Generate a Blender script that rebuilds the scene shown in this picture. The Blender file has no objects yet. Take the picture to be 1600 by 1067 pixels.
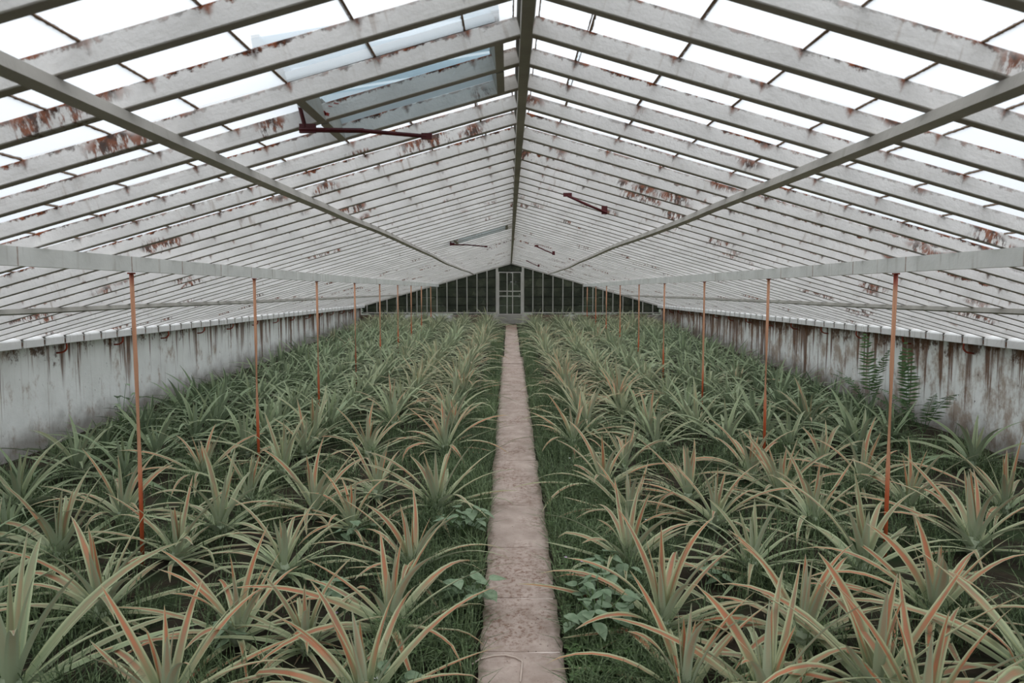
import bpy, math, random
import numpy as np
from mathutils import Vector, Matrix

random.seed(7)
NR = np.random.RandomState(11)
SC = bpy.context.scene
COL = SC.collection
PI = math.pi

# ------------------------------------------------------------------ camera, sky, exposure
F = 1100.0                                    # focal length in pixels of the 1600 px wide frame
CAM = Vector((-0.05, 0.0, 1.66))
cd = bpy.data.cameras.new('camera')
cam = bpy.data.objects.new('camera', cd)
COL.objects.link(cam)
cd.sensor_width = 36.0
cd.lens = 36.0 * F / 1600.0
cd.clip_start = 0.05
cam.location = CAM
cam.rotation_euler = (PI / 2 - math.atan(80.0 / F), 0, -math.atan(4.0 / F))
cd.dof.use_dof = True
cd.dof.focus_distance = 5.0
cd.dof.aperture_fstop = 5.6
SC.camera = cam

w = bpy.data.worlds.new('overcast_sky')
SC.world = w
w.use_nodes = True
nt = w.node_tree
nt.nodes.clear()
_o = nt.nodes.new('ShaderNodeOutputWorld')
_b = nt.nodes.new('ShaderNodeBackground')
_tc = nt.nodes.new('ShaderNodeTexCoord')
_sx = nt.nodes.new('ShaderNodeSeparateXYZ')
_mr = nt.nodes.new('ShaderNodeMapRange')
_mr.inputs['From Min'].default_value = 0.0          # overcast sky: three times as bright overhead as at the horizon
_mr.inputs['From Max'].default_value = 1.0
_cr = nt.nodes.new('ShaderNodeValToRGB')
_cr.color_ramp.elements[0].color = (0.265, 0.277, 0.292, 1)
_cr.color_ramp.elements[1].color = (0.965, 0.985, 1.0, 1)
nt.links.new(_tc.outputs['Generated'], _sx.inputs[0])
nt.links.new(_sx.outputs['Z'], _mr.inputs['Value'])
nt.links.new(_mr.outputs[0], _cr.inputs[0])
nt.links.new(_cr.outputs[0], _b.inputs['Color'])
_b.inputs['Strength'].default_value = 1.95
nt.links.new(_b.outputs[0], _o.inputs[0])

vs = SC.view_settings
SC.display_settings.display_device = 'sRGB'
vs.view_transform = 'Standard'
vs.look = 'None'
vs.gamma = 1.0
vs.use_curve_mapping = False
vs.exposure = 0.18

# ------------------------------------------------------------------ dimensions
SLOPE = 0.285
RIDGE = 2.43                                   # underside of the rafters at the ridge
HALF = 4.2
ANG = math.atan(SLOPE)
RLEN = HALF / math.cos(ANG)
BAY = 0.287
Y0 = 2.165
K0, K1 = -6, 62
YG = Y0 + BAY * K1                             # gable plane, 19.9 m
GS = 0.0365                                    # the ground climbs towards the far gable


def roof_z(x):
    return RIDGE - SLOPE * abs(x)


def gz(x, y):
    return GS * y + 0.012 * math.sin(x * 5.1 + y * 1.7) + 0.010 * math.sin(y * 4.3 - x * 2.2)


CR = cam.rotation_euler.to_matrix()


def gpt(px, py, up=0.0):
    """ground point (up metres above the soil) on the ray through a pixel of the photograph"""
    r = CR @ Vector((px - 800.0, 533.5 - py, -F))
    t = (CAM.z - up - GS * CAM.y) / (GS * r.y - r.z)
    return CAM.x + r.x * t, CAM.y + r.y * t


# ------------------------------------------------------------------ node material helpers
class NM:
    def __init__(s, name):
        s.m = bpy.data.materials.new(name)
        s.m.use_nodes = True
        s.t = s.m.node_tree
        s.t.nodes.clear()
        s.out = s.t.nodes.new('ShaderNodeOutputMaterial')

    def n(s, typ, props=None, **ins):
        nd = s.t.nodes.new(typ)
        for k, v in (props or {}).items():
            setattr(nd, k, v)
        for k, v in ins.items():
            key = int(k[1:]) if k[0] == 'i' and k[1:].isdigit() else k.replace('_', ' ')
            s.put(nd.inputs[key], v)
        return nd

    def put(s, sock, v):
        if isinstance(v, bpy.types.NodeSocket):
            s.t.links.new(v, sock)
        elif isinstance(v, bpy.types.Node):
            s.t.links.new(v.outputs[0], sock)
        else:
            sock.default_value = v

    def math(s, op, a, b=0.0, c=None):
        nd = s.n('ShaderNodeMath', {'operation': op})
        s.put(nd.inputs[0], a)
        s.put(nd.inputs[1], b)
        if c is not None:
            s.put(nd.inputs[2], c)
        return nd.outputs[0]

    def ramp(s, v, stops):
        nd = s.n('ShaderNodeValToRGB')
        el = nd.color_ramp.elements
        while len(el) < len(stops):
            el.new(0.5)
        for e, (p, c) in zip(el, stops):
            e.position = p
            e.color = (c, c, c, 1) if isinstance(c, (int, float)) else (*c, 1)
        s.put(nd.inputs[0], v)
        return nd.outputs[0]

    def step(s, v, a, b):
        nd = s.n('ShaderNodeMapRange', {'interpolation_type': 'SMOOTHSTEP'})
        s.put(nd.inputs['Value'], v)
        nd.inputs['From Min'].default_value = a
        nd.inputs['From Max'].default_value = b
        return nd.outputs[0]

    def mix(s, f, a, b):
        nd = s.n('ShaderNodeMix', {'data_type': 'RGBA'})
        s.put(nd.inputs[0], f)
        s.put(nd.inputs[6], (*a, 1) if isinstance(a, tuple) and len(a) == 3 else a)
        s.put(nd.inputs[7], (*b, 1) if isinstance(b, tuple) and len(b) == 3 else b)
        return nd.outputs[2]

    def noise(s, vec, scale, detail=3.0, rough=0.55):
        nd = s.n('ShaderNodeTexNoise')
        if vec is not None:
            s.put(nd.inputs['Vector'], vec)
        nd.inputs['Scale'].default_value = scale
        nd.inputs['Detail'].default_value = detail
        nd.inputs['Roughness'].default_value = rough
        return nd.outputs[0]

    def scaled(s, vec, sc, offs=None):
        nd = s.n('ShaderNodeVectorMath', {'operation': 'MULTIPLY'})
        s.put(nd.inputs[0], vec)
        nd.inputs[1].default_value = sc
        r = nd.outputs[0]
        if offs is not None:
            ad = s.n('ShaderNodeVectorMath', {'operation': 'ADD'})
            s.put(ad.inputs[0], r)
            s.put(ad.inputs[1], offs)
            r = ad.outputs[0]
        return r

    def rand_offset(s, k=40.0):
        oi = s.n('ShaderNodeObjectInfo')
        c = s.n('ShaderNodeCombineXYZ')
        s.put(c.inputs[0], s.math('MULTIPLY', oi.outputs['Random'], k))
        s.put(c.inputs[1], s.math('MULTIPLY', oi.outputs['Random'], k * 1.7))
        s.put(c.inputs[2], s.math('MULTIPLY', oi.outputs['Random'], k * 0.3))
        return c.outputs[0]

    def add3(s, a, b):
        ad = s.n('ShaderNodeVectorMath', {'operation': 'ADD'})
        s.put(ad.inputs[0], a)
        s.put(ad.inputs[1], b)
        return ad.outputs[0]

    def surf(s, color, rough=0.7, bump=None, spec=0.3, strength=0.3, metallic=0.0):
        p = s.n('ShaderNodeBsdfPrincipled')
        s.put(p.inputs['Base Color'], (*color, 1) if isinstance(color, tuple) and len(color) == 3 else color)
        s.put(p.inputs['Roughness'], rough)
        p.inputs['Specular IOR Level'].default_value = spec
        p.inputs['Metallic'].default_value = metallic
        if bump is not None:
            b = s.n('ShaderNodeBump')
            b.inputs['Strength'].default_value = strength
            b.inputs['Distance'].default_value = 0.01
            s.put(b.inputs['Height'], bump)
            s.t.links.new(b.outputs[0], p.inputs['Normal'])
        s.t.links.new(p.outputs[0], s.out.inputs[0])
        return p


def plain(name, col, rough=0.7, var=0.25, scale=8.0, spec=0.3):
    m = NM(name)
    tc = m.n('ShaderNodeTexCoord')
    v = m.noise(tc.outputs['Object'], scale)
    c = m.mix(v, tuple(x * (1 - var) for x in col), tuple(min(1, x * (1 + var)) for x in col))
    m.surf(c, rough, v, spec, 0.15)
    return m.m


RUST_DARK = (0.055, 0.022, 0.012)
RUST = (0.26, 0.075, 0.028)


def rafter_material():
    m = NM('peeling_white_rafter_paint')
    tc = m.n('ShaderNodeTexCoord')
    p = tc.outputs['Object']
    ro = m.rand_offset()
    q = m.add3(p, ro)
    sep = m.n('ShaderNodeSeparateXYZ', i0=p)
    x, z = sep.outputs[0], sep.outputs[2]
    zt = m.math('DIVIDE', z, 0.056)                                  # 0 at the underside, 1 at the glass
    base = m.ramp(m.noise(q, 5.0, 4), [(0.3, (0.71, 0.68, 0.655)), (0.7, (0.86, 0.825, 0.80))])
    grain = m.noise(m.scaled(q, (3.0, 3.0, 160.0)), 1.0, 2)
    base = m.mix(m.math('MULTIPLY', m.step(grain, 0.55, 0.75), 0.3), base, (0.58, 0.55, 0.50))
    # thin run-down streaks
    st = m.noise(m.scaled(q, (46.0, 46.0, 5.0)), 1.0, 2)
    stm = m.math('MULTIPLY', m.step(st, 0.56, 0.78), m.step(m.noise(q, 1.6, 2), 0.45, 0.68))
    base = m.mix(m.math('MULTIPLY', stm, 0.55), base, (0.30, 0.21, 0.145))
    # rust along the upper edge
    edge = m.math('ADD', zt, m.math('MULTIPLY', m.math('SUBTRACT', m.noise(q, 26.0, 4, 0.7), 0.5), 1.1))
    along = m.step(m.noise(m.scaled(q, (2.3, 2.3, 1.0)), 1.0, 3), 0.42, 0.62)
    em = m.math('MULTIPLY', m.step(edge, 0.80, 0.98), m.math('ADD', m.math('MULTIPLY', along, 0.75), 0.4))
    # rusty spots where the glass laps meet the rafter
    fx = m.math('DIVIDE', m.math('SUBTRACT', x, 0.168), 0.279)
    near = m.math('ABSOLUTE', m.math('SUBTRACT', m.math('FRACT', m.math('ADD', fx, 0.5)), 0.5))
    idx = m.math('FLOOR', m.math('ADD', fx, 0.5))
    oi = m.n('ShaderNodeObjectInfo')
    wn = m.n('ShaderNodeTexWhiteNoise', {'noise_dimensions': '2D'})
    cx = m.n('ShaderNodeCombineXYZ')
    m.put(cx.inputs[0], idx)
    m.put(cx.inputs[1], m.math('MULTIPLY', oi.outputs['Random'], 91.0))
    m.put(wn.inputs['Vector'], cx.outputs[0])
    amount = m.step(wn.outputs['Value'], 0.0, 0.6)
    rad = m.math('ADD', m.math('MULTIPLY', near, 9.0), m.math('MULTIPLY', m.math('SUBTRACT', 1.0, zt), 1.0))
    rad = m.math('ADD', rad, m.math('MULTIPLY', m.noise(q, 40.0, 3, 0.7), 0.7))
    sp = m.math('MULTIPLY', m.math('SUBTRACT', 1.0, m.step(rad, 0.45, 1.15)), amount)
    # large flaking patches
    pn = m.noise(m.scaled(q, (2.3, 2.3, 4.0)), 1.0, 2)
    fl = m.noise(m.scaled(q, (50.0, 50.0, 16.0)), 1.0, 4, 0.7)
    pm = m.math('MULTIPLY', m.step(pn, 0.60, 0.66), m.step(m.math('ADD', fl, m.math('MULTIPLY', zt, 0.16)), 0.48, 0.62))
    rust = m.math('MAXIMUM', m.math('MAXIMUM', em, sp), pm)
    rc = m.mix(m.step(m.noise(q, 33.0, 3), 0.38, 0.62), RUST_DARK, RUST)
    col = m.mix(m.math('MULTIPLY', rust, 0.93), base, rc)
    # underside mixed towards a darker brown
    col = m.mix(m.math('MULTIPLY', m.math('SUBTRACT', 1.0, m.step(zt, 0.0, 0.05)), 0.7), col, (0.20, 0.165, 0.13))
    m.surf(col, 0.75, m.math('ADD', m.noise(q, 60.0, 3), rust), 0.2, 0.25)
    return m.m


def timber_material(name, rusty=0.5, base=((0.44, 0.43, 0.40), (0.58, 0.57, 0.54)), every=None):
    m = NM(name)
    tc = m.n('ShaderNodeTexCoord')
    p = tc.outputs['Object']
    q = m.add3(p, m.rand_offset())
    c = m.ramp(m.noise(q, 4.0, 4), [(0.3, base[0]), (0.7, base[1])])
    st = m.noise(m.scaled(q, (8.0, 25.0, 3.0)), 1.0, 3)
    c = m.mix(m.math('MULTIPLY', m.step(st, 0.55, 0.8), 0.5), c, (0.30, 0.27, 0.22))
    if every:
        sep = m.n('ShaderNodeSeparateXYZ', i0=p)
        fy = m.math('DIVIDE', sep.outputs[1], every)
        nr = m.math('ABSOLUTE', m.math('SUBTRACT', m.math('FRACT', m.math('ADD', fy, 0.5)), 0.5))
        wn = m.n('ShaderNodeTexWhiteNoise', {'noise_dimensions': '1D'})
        m.put(wn.inputs['W'], m.math('FLOOR', m.math('ADD', fy, 0.5)))
        jm = m.math('MULTIPLY', m.math('SUBTRACT', 1.0, m.step(m.math('ADD', nr, m.math('MULTIPLY', m.noise(q, 50.0), 0.02)), 0.012, 0.035)),
                    m.step(wn.outputs[0], 0.25, 0.9))
        c = m.mix(m.math('MULTIPLY', jm, 0.85), c, (0.22, 0.10, 0.05))
    rn = m.math('MULTIPLY', m.step(m.noise(q, 3.0, 5, 0.7), 0.72 - 0.12 * rusty, 0.82), rusty)
    c = m.mix(rn, c, RUST)
    m.surf(c, 0.8, m.noise(q, 40.0, 3), 0.2, 0.2)
    return m.m


def pane_material():
    m = NM('whitewashed_roof_glass')
    uv = m.n('ShaderNodeTexCoord').outputs['UV']
    geo = m.n('ShaderNodeNewGeometry')
    sep = m.n('ShaderNodeSeparateXYZ', i0=uv)
    u = sep.outputs[0]
    e = m.math('MINIMUM', u, m.math('SUBTRACT', 1.0, u))
    jag = m.math('MULTIPLY', m.math('SUBTRACT', m.noise(geo.outputs['Position'], 45.0, 4, 0.75), 0.42), 0.055)
    dirt = m.math('SUBTRACT', 1.0, m.step(m.math('SUBTRACT', e, jag), 0.010, 0.024))
    cloud = m.noise(m.scaled(geo.outputs['Position'], (3.0, 3.0, 3.0)), 1.0, 4)
    wash = m.mix(cloud, (0.80, 0.83, 0.85), (0.90, 0.91, 0.92))
    spots = m.step(m.noise(geo.outputs['Position'], 16.0, 2), 0.74, 0.80)
    wash = m.mix(m.math('MULTIPLY', spots, 0.5), wash, (0.45, 0.47, 0.48))
    tr = m.n('ShaderNodeBsdfTranslucent', Color=wash)
    tp = m.n('ShaderNodeBsdfTransparent')
    tp.inputs[0].default_value = (0.945, 0.96, 0.975, 1)
    a = m.n('ShaderNodeMixShader', i0=0.24, i1=tp.outputs[0], i2=tr.outputs[0])
    df = m.n('ShaderNodeBsdfDiffuse')
    m.put(df.inputs[0], m.mix(m.noise(geo.outputs['Position'], 30.0), (0.16, 0.085, 0.05), (0.36, 0.27, 0.20)))
    b = m.n('ShaderNodeMixShader', i0=dirt, i1=a.outputs[0], i2=df.outputs[0])
    m.t.links.new(b.outputs[0], m.out.inputs[0])
    return m.m


def lid_material():
    m = NM('pale_blue_vent_sheet')
    p = m.n('ShaderNodeNewGeometry').outputs['Position']
    c = m.mix(m.noise(p, 3.0), (0.74, 0.81, 0.85), (0.80, 0.86, 0.89))
    tp = m.n('ShaderNodeBsdfTransparent')
    m.put(tp.inputs[0], c)
    tl = m.n('ShaderNodeBsdfTranslucent', Color=c)
    df = m.n('ShaderNodeBsdfDiffuse', Color=c)
    a = m.n('ShaderNodeMixShader', i0=0.5, i1=tl.outputs[0], i2=df.outputs[0])
    b = m.n('ShaderNodeMixShader', i0=0.38, i1=tp.outputs[0], i2=a.outputs[0])
    m.t.links.new(b.outputs[0], m.out.inputs[0])
    return m.m


def gable_pane_material():
    m = NM('dirty_gable_glass')
    geo = m.n('ShaderNodeNewGeometry')
    uv = m.n('ShaderNodeTexCoord').outputs['UV']
    v = m.n('ShaderNodeSeparateXYZ', i0=uv).outputs[1]
    lap = m.math('SUBTRACT', 1.0, m.step(v, 0.06, 0.13))
    oi = m.n('ShaderNodeObjectInfo')
    grime = m.step(m.noise(geo.outputs['Position'], 3.0, 5, 0.65), 0.35, 0.75)
    tp = m.n('ShaderNodeBsdfTransparent')
    tp.inputs[0].default_value = (0.50, 0.54, 0.47, 1)
    pr = m.n('ShaderNodeBsdfPrincipled')
    col = m.mix(grime, (0.06, 0.07, 0.048), (0.115, 0.125, 0.08))
    col = m.mix(m.math('MULTIPLY', oi.outputs['Random'], 0.5), col, (0.05, 0.052, 0.045))
    col = m.mix(lap, col, (0.012, 0.011, 0.009))
    m.put(pr.inputs['Base Color'], col)
    pr.inputs['Roughness'].default_value = 0.35
    pr.inputs['Specular IOR Level'].default_value = 0.25
    f = m.math('ADD', 0.45, m.math('MULTIPLY', grime, 0.3))
    f = m.math('MAXIMUM', f, lap)
    mx = m.n('ShaderNodeMixShader', i0=f, i1=tp.outputs[0], i2=pr.outputs[0])
    m.t.links.new(mx.outputs[0], m.out.inputs[0])
    return m.m


def wall_material():
    m = NM('stained_whitewashed_wall')
    geo = m.n('ShaderNodeNewGeometry')
    p = geo.outputs['Position']
    sep = m.n('ShaderNodeSeparateXYZ', i0=p)
    y, z = sep.outputs[1], sep.outputs[2]
    top = m.math('SUBTRACT', 1.18, z)                              # distance below the eave
    base = m.ramp(m.noise(p, 3.0, 5), [(0.3, (0.76, 0.765, 0.735)), (0.7, (0.88, 0.885, 0.86))])
    side = m.step(sep.outputs[0], -1.0, 1.0)                       # the wall on the right is dirtier
    blot = m.noise(m.scaled(p, (1.0, 5.0, 3.0)), 1.0, 5, 0.7)
    bm = m.step(m.math('ADD', blot, m.math('MULTIPLY', side, 0.10)), 0.54, 0.74)
    base = m.mix(m.math('MULTIPLY', bm, 0.75), base, (0.30, 0.20, 0.13))
    # streaks that start under the rafters
    s1 = m.noise(m.scaled(p, (1.0, 11.0, 0.55)), 1.0, 4, 0.6)
    far = m.step(y, 6.0, 15.0)
    thr = m.math('SUBTRACT', s1, m.math('MULTIPLY', top, 0.22))
    thr = m.math('ADD', thr, m.math('ADD', m.math('MULTIPLY', far, 0.07), m.math('MULTIPLY', side, 0.035)))
    sm = m.step(thr, 0.48, 0.60)
    sc = m.mix(m.noise(p, 14.0, 3), (0.05, 0.025, 0.015), (0.24, 0.11, 0.055))
    base = m.mix(m.math('MULTIPLY', sm, 0.9), base, sc)
    t1 = m.math('SUBTRACT', m.noise(m.scaled(p, (1.0, 4.5, 3.5)), 1.0, 5, 0.75), m.math('MULTIPLY', top, 0.9))
    base = m.mix(m.math('MULTIPLY', m.step(m.math('ADD', t1, m.math('MULTIPLY', side, 0.06)), 0.44, 0.56), 0.92), base, m.mix(m.noise(p, 20.0, 3), (0.035, 0.02, 0.014), (0.20, 0.10, 0.055)))
    s2 = m.step(m.noise(m.scaled(p, (1.0, 34.0, 1.3)), 1.0, 3), 0.60, 0.76)
    base = m.mix(m.math('MULTIPLY', s2, 0.55), base, (0.22, 0.13, 0.08))
    speck = m.step(m.noise(m.scaled(p, (22.0, 30.0, 14.0)), 1.0, 2), 0.70, 0.78)
    base = m.mix(m.math('MULTIPLY', speck, 0.8), base, (0.04, 0.025, 0.018))
    foot = m.math('SUBTRACT', z, m.math('MULTIPLY', y, GS))
    fm = m.math('SUBTRACT', 1.0, m.step(m.math('ADD', foot, m.math('MULTIPLY', m.noise(p, 5.0, 4), 0.35)), 0.22, 0.50))
    base = m.mix(m.math('MULTIPLY', fm, 0.7), base, (0.13, 0.10, 0.075))
    m.surf(base, 0.9, m.noise(p, 28.0, 4), 0.1, 0.35)
    return m.m


def leaf_material():
    m = NM('pineapple_leaf')
    uv = m.n('ShaderNodeTexCoord').outputs['UV']
    sep = m.n('ShaderNodeSeparateXYZ', i0=uv)
    u, v = sep.outputs[0], sep.outputs[1]
    oi = m.n('ShaderNodeObjectInfo')
    oc = m.n('ShaderNodeSeparateColor', i0=oi.outputs['Color'])
    red, dark, rnd = oc.outputs[0], oc.outputs[1], oi.outputs['Random']
    geo = m.n('ShaderNodeNewGeometry')
    p = geo.outputs['Position']
    cen = m.math('ABSOLUTE', m.math('SUBTRACT', u, 0.5))           # 0 at the midrib, .5 at the edge
    wob = m.math('MULTIPLY', m.math('SUBTRACT', m.noise(m.scaled(p, (9.0, 9.0, 9.0)), 1.0, 3), 0.5), 0.22)
    stripe = m.math('SUBTRACT', 1.0, m.step(m.math('ADD', cen, wob), 0.16, 0.37))
    lines = m.noise(m.n('ShaderNodeCombineXYZ', i0=m.math('MULTIPLY', u, 26.0), i1=m.math('MULTIPLY', v, 1.2), i2=m.math('MULTIPLY', rnd, 50.0)).outputs[0], 1.0, 2)
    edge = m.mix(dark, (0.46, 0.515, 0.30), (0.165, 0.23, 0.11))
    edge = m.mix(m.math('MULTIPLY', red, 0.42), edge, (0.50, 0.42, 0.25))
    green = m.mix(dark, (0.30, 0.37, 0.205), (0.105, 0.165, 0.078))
    green = m.mix(m.math('MULTIPLY', rnd, 0.35), green, (0.27, 0.26, 0.15))
    hot = m.mix(m.step(m.math('ADD', m.noise(p, 6.0), m.math('MULTIPLY', red, 0.4)), 0.5, 0.95), (0.27, 0.135, 0.085), (0.47, 0.145, 0.065))
    vup = m.math('MULTIPLY', m.step(v, 0.10, 0.55), m.math('SUBTRACT', 1.0, m.math('MULTIPLY', m.step(v, 0.9, 1.0), 0.5)))
    rm = m.math('MULTIPLY', m.math('MULTIPLY', stripe, vup), m.step(red, 0.0, 0.75))
    rm = m.math('MULTIPLY', rm, m.math('ADD', 0.65, m.math('MULTIPLY', lines, 0.55)))
    mid = m.mix(rm, green, hot)
    c = m.mix(m.math('SUBTRACT', 1.0, m.step(m.math('ADD', cen, m.math('MULTIPLY', wob, 0.4)), 0.28, 0.45)), edge, mid)
    c = m.mix(m.math('MULTIPLY', m.step(lines, 0.5, 0.75), 0.25), c, (0.42, 0.40, 0.29))
    tip = m.math('MULTIPLY', m.step(v, 0.93, 1.0), m.step(rnd, 0.3, 0.6))
    c = m.mix(m.math('MULTIPLY', tip, 0.8), c, (0.40, 0.33, 0.25))
    # underside: paler, waxy
    under = m.mix(dark, (0.41, 0.465, 0.32), (0.155, 0.21, 0.128))
    under = m.mix(m.math('MULTIPLY', m.math('MULTIPLY', red, vup), m.math('MULTIPLY', stripe, 0.6)), under, (0.46, 0.25, 0.16))
    c = m.mix(geo.outputs['Backfacing'], c, under)
    pr = m.n('ShaderNodeBsdfPrincipled')
    m.put(pr.inputs['Base Color'], c)
    pr.inputs['Roughness'].default_value = 0.5
    pr.inputs['Specular IOR Level'].default_value = 0.32
    bp = m.n('ShaderNodeBump')
    bp.inputs['Strength'].default_value = 0.12
    bp.inputs['Distance'].default_value = 0.004
    m.put(bp.inputs['Height'], lines)
    m.t.links.new(bp.outputs[0], pr.inputs['Normal'])
    tl = m.n('ShaderNodeBsdfTranslucent')
    m.put(tl.inputs[0], c)
    mx = m.n('ShaderNodeMixShader', i0=0.14, i1=pr.outputs[0], i2=tl.outputs[0])
    m.t.links.new(mx.outputs[0], m.out.inputs[0])
    return m.m


def green_material(name, a, b, trans=0.2, scale=20.0, rough=0.6):
    m = NM(name)
    geo = m.n('ShaderNodeNewGeometry')
    n1 = m.noise(geo.outputs['Position'], scale, 3)
    n2 = m.noise(geo.outputs['Position'], 1.3, 2)
    c = m.mix(m.step(m.math('ADD', m.math('MULTIPLY', n1, 0.7), m.math('MULTIPLY', n2, 0.3)), 0.3, 0.7), a, b)
    pr = m.n('ShaderNodeBsdfPrincipled')
    m.put(pr.inputs['Base Color'], c)
    pr.inputs['Roughness'].default_value = rough
    pr.inputs['Specular IOR Level'].default_value = 0.25
    tl = m.n('ShaderNodeBsdfTranslucent')
    m.put(tl.inputs[0], c)
    mx = m.n('ShaderNodeMixShader', i0=trans, i1=pr.outputs[0], i2=tl.outputs[0])
    m.t.links.new(mx.outputs[0], m.out.inputs[0])
    return m.m


def slab_material():
    m = NM('dirty_concrete_slab')
    p = m.n('ShaderNodeNewGeometry').outputs['Position']
    c = m.ramp(m.noise(p, 7.0, 5, 0.6), [(0.3, (0.34, 0.262, 0.218)), (0.7, (0.50, 0.40, 0.345))])
    dirt = m.step(m.noise(p, 38.0, 5, 0.75), 0.46, 0.62)
    zone = m.step(m.noise(p, 3.2, 2), 0.38, 0.68)
    c = m.mix(m.math('MULTIPLY', m.math('MULTIPLY', dirt, zone), 0.75), c, (0.17, 0.085, 0.055))
    crumbs = m.step(m.noise(m.scaled(p, (1.0, 0.7, 1.0)), 55.0, 2), 0.70, 0.75)
    c = m.mix(m.math('MULTIPLY', crumbs, 0.8), c, (0.075, 0.035, 0.025))
    ax = m.math('ABSOLUTE', m.n('ShaderNodeSeparateXYZ', i0=p).outputs[0])
    em = m.step(m.math('ADD', ax, m.math('MULTIPLY', m.noise(p, 18.0, 4), 0.09)), 0.185, 0.225)
    c = m.mix(m.math('MULTIPLY', em, 0.6), c, (0.10, 0.085, 0.05))
    far = m.step(m.n('ShaderNodeSeparateXYZ', i0=p).outputs[1], 16.5, 19.0)
    c = m.mix(m.math('MULTIPLY', far, 0.7), c, (0.15, 0.085, 0.055))
    m.surf(c, 0.9, m.math('ADD', m.noise(p, 60.0, 4), dirt), 0.1, 0.35)
    return m.m


def soil_material():
    m = NM('dark_soil')
    p = m.n('ShaderNodeNewGeometry').outputs['Position']
    c = m.ramp(m.noise(p, 9.0, 6, 0.7), [(0.3, (0.018, 0.016, 0.011)), (0.6, (0.045, 0.035, 0.024)), (0.8, (0.075, 0.05, 0.033))])
    c = m.mix(m.step(m.noise(p, 3.0, 3), 0.45, 0.65), c, (0.03, 0.045, 0.02))
    m.surf(c, 0.95, m.noise(p, 30.0, 5), 0.1, 0.6)
    return m.m


M = {
    'rafter': rafter_material(),
    'ridge': timber_material('weathered_ridge_timber', 0.25, ((0.30, 0.28, 0.25), (0.42, 0.40, 0.36))),
    'purlin': timber_material('weathered_purlin_timber', 0.12, ((0.40, 0.375, 0.34), (0.52, 0.49, 0.45))),
    'plate': timber_material('grey_white_purlin_board', 0.25, ((0.60, 0.60, 0.57), (0.74, 0.74, 0.71)), BAY),
    'eave': timber_material('white_eave_block', 0.35, ((0.66, 0.645, 0.63), (0.78, 0.765, 0.75))),
    'joint': timber_material('rusty_eave_joint', 1.0, ((0.07, 0.035, 0.022), (0.26, 0.14, 0.09))),
    'pane': pane_material(),
    'gpane': gable_pane_material(),
    'wall': wall_material(),
    'leaf': leaf_material(),
    'slab': slab_material(),
    'soil': soil_material(),
    'mortar': plain('pale_mortar', (0.66, 0.56, 0.50), 0.9),
    'grass': green_material('grass_blades', (0.022, 0.04, 0.018), (0.225, 0.30, 0.145), 0.25, 75),
    'weed': green_material('nettle_leaf', (0.15, 0.225, 0.125), (0.28, 0.355, 0.23), 0.2, 30),
    'clover': green_material('clover_leaf', (0.075, 0.135, 0.05), (0.15, 0.225, 0.085), 0.2, 30),
    'fern': green_material('fern_leaflet', (0.055, 0.12, 0.045), (0.15, 0.24, 0.10), 0.25),
    'hedge': green_material('hedge_leaf', (0.02, 0.035, 0.014), (0.05, 0.07, 0.03), 0.1, 6),
    'bark': plain('dark_bark', (0.06, 0.045, 0.03), 0.9),
    'pole': None,
    'red': plain('red_oxide_paint', (0.085, 0.012, 0.014), 0.5, 0.5, 25),
    'hook': plain('rusty_red_hook', (0.27, 0.045, 0.022), 0.6, 0.5, 30),
    'splash': plain('red_paint_drips', (0.40, 0.05, 0.04), 0.6, 0.4, 40),
    'lid': lid_material(),
    'lidbar': plain('white_vent_frame', (0.62, 0.65, 0.66), 0.6, 0.08),
    'mullion': timber_material('white_gable_bar', 0.15, ((0.40, 0.38, 0.345), (0.50, 0.48, 0.44))),
    'concrete': plain('grey_threshold_concrete', (0.30, 0.285, 0.25), 0.9, 0.3, 6),
    'string': plain('pale_string', (0.58, 0.47, 0.40), 0.8),
    'petal': plain('white_petal', (0.75, 0.74, 0.72), 0.7, 0.05),
    'petal2': plain('lilac_petal', (0.50, 0.38, 0.50), 0.7, 0.05),
    'litter': green_material('dry_leaf_litter', (0.10, 0.065, 0.035), (0.27, 0.20, 0.125), 0.1, 40),
}


def pole_material():
    m = NM('orange_primed_pole')
    geo = m.n('ShaderNodeNewGeometry')
    p = m.n('ShaderNodeTexCoord').outputs['Object']
    z = m.n('ShaderNodeSeparateXYZ', i0=p).outputs[2]
    c = m.ramp(m.noise(m.scaled(p, (30, 30, 5)), 1.0, 3), [(0.3, (0.55, 0.265, 0.15)), (0.7, (0.63, 0.335, 0.205))])
    low = m.math('SUBTRACT', 1.0, m.step(m.math('ADD', z, m.math('MULTIPLY', m.noise(p, 6.0), 0.2)), 0.45, 0.85))
    c = m.mix(low, c, (0.60, 0.12, 0.045))
    hi = m.step(m.math('ADD', z, m.math('MULTIPLY', m.noise(p, 6.0), 0.1)), 1.60, 1.72)
    c = m.mix(hi, c, (0.33, 0.06, 0.04))
    m.surf(c, 0.6, None, 0.3)
    return m.m


M['pole'] = pole_material()


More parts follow.
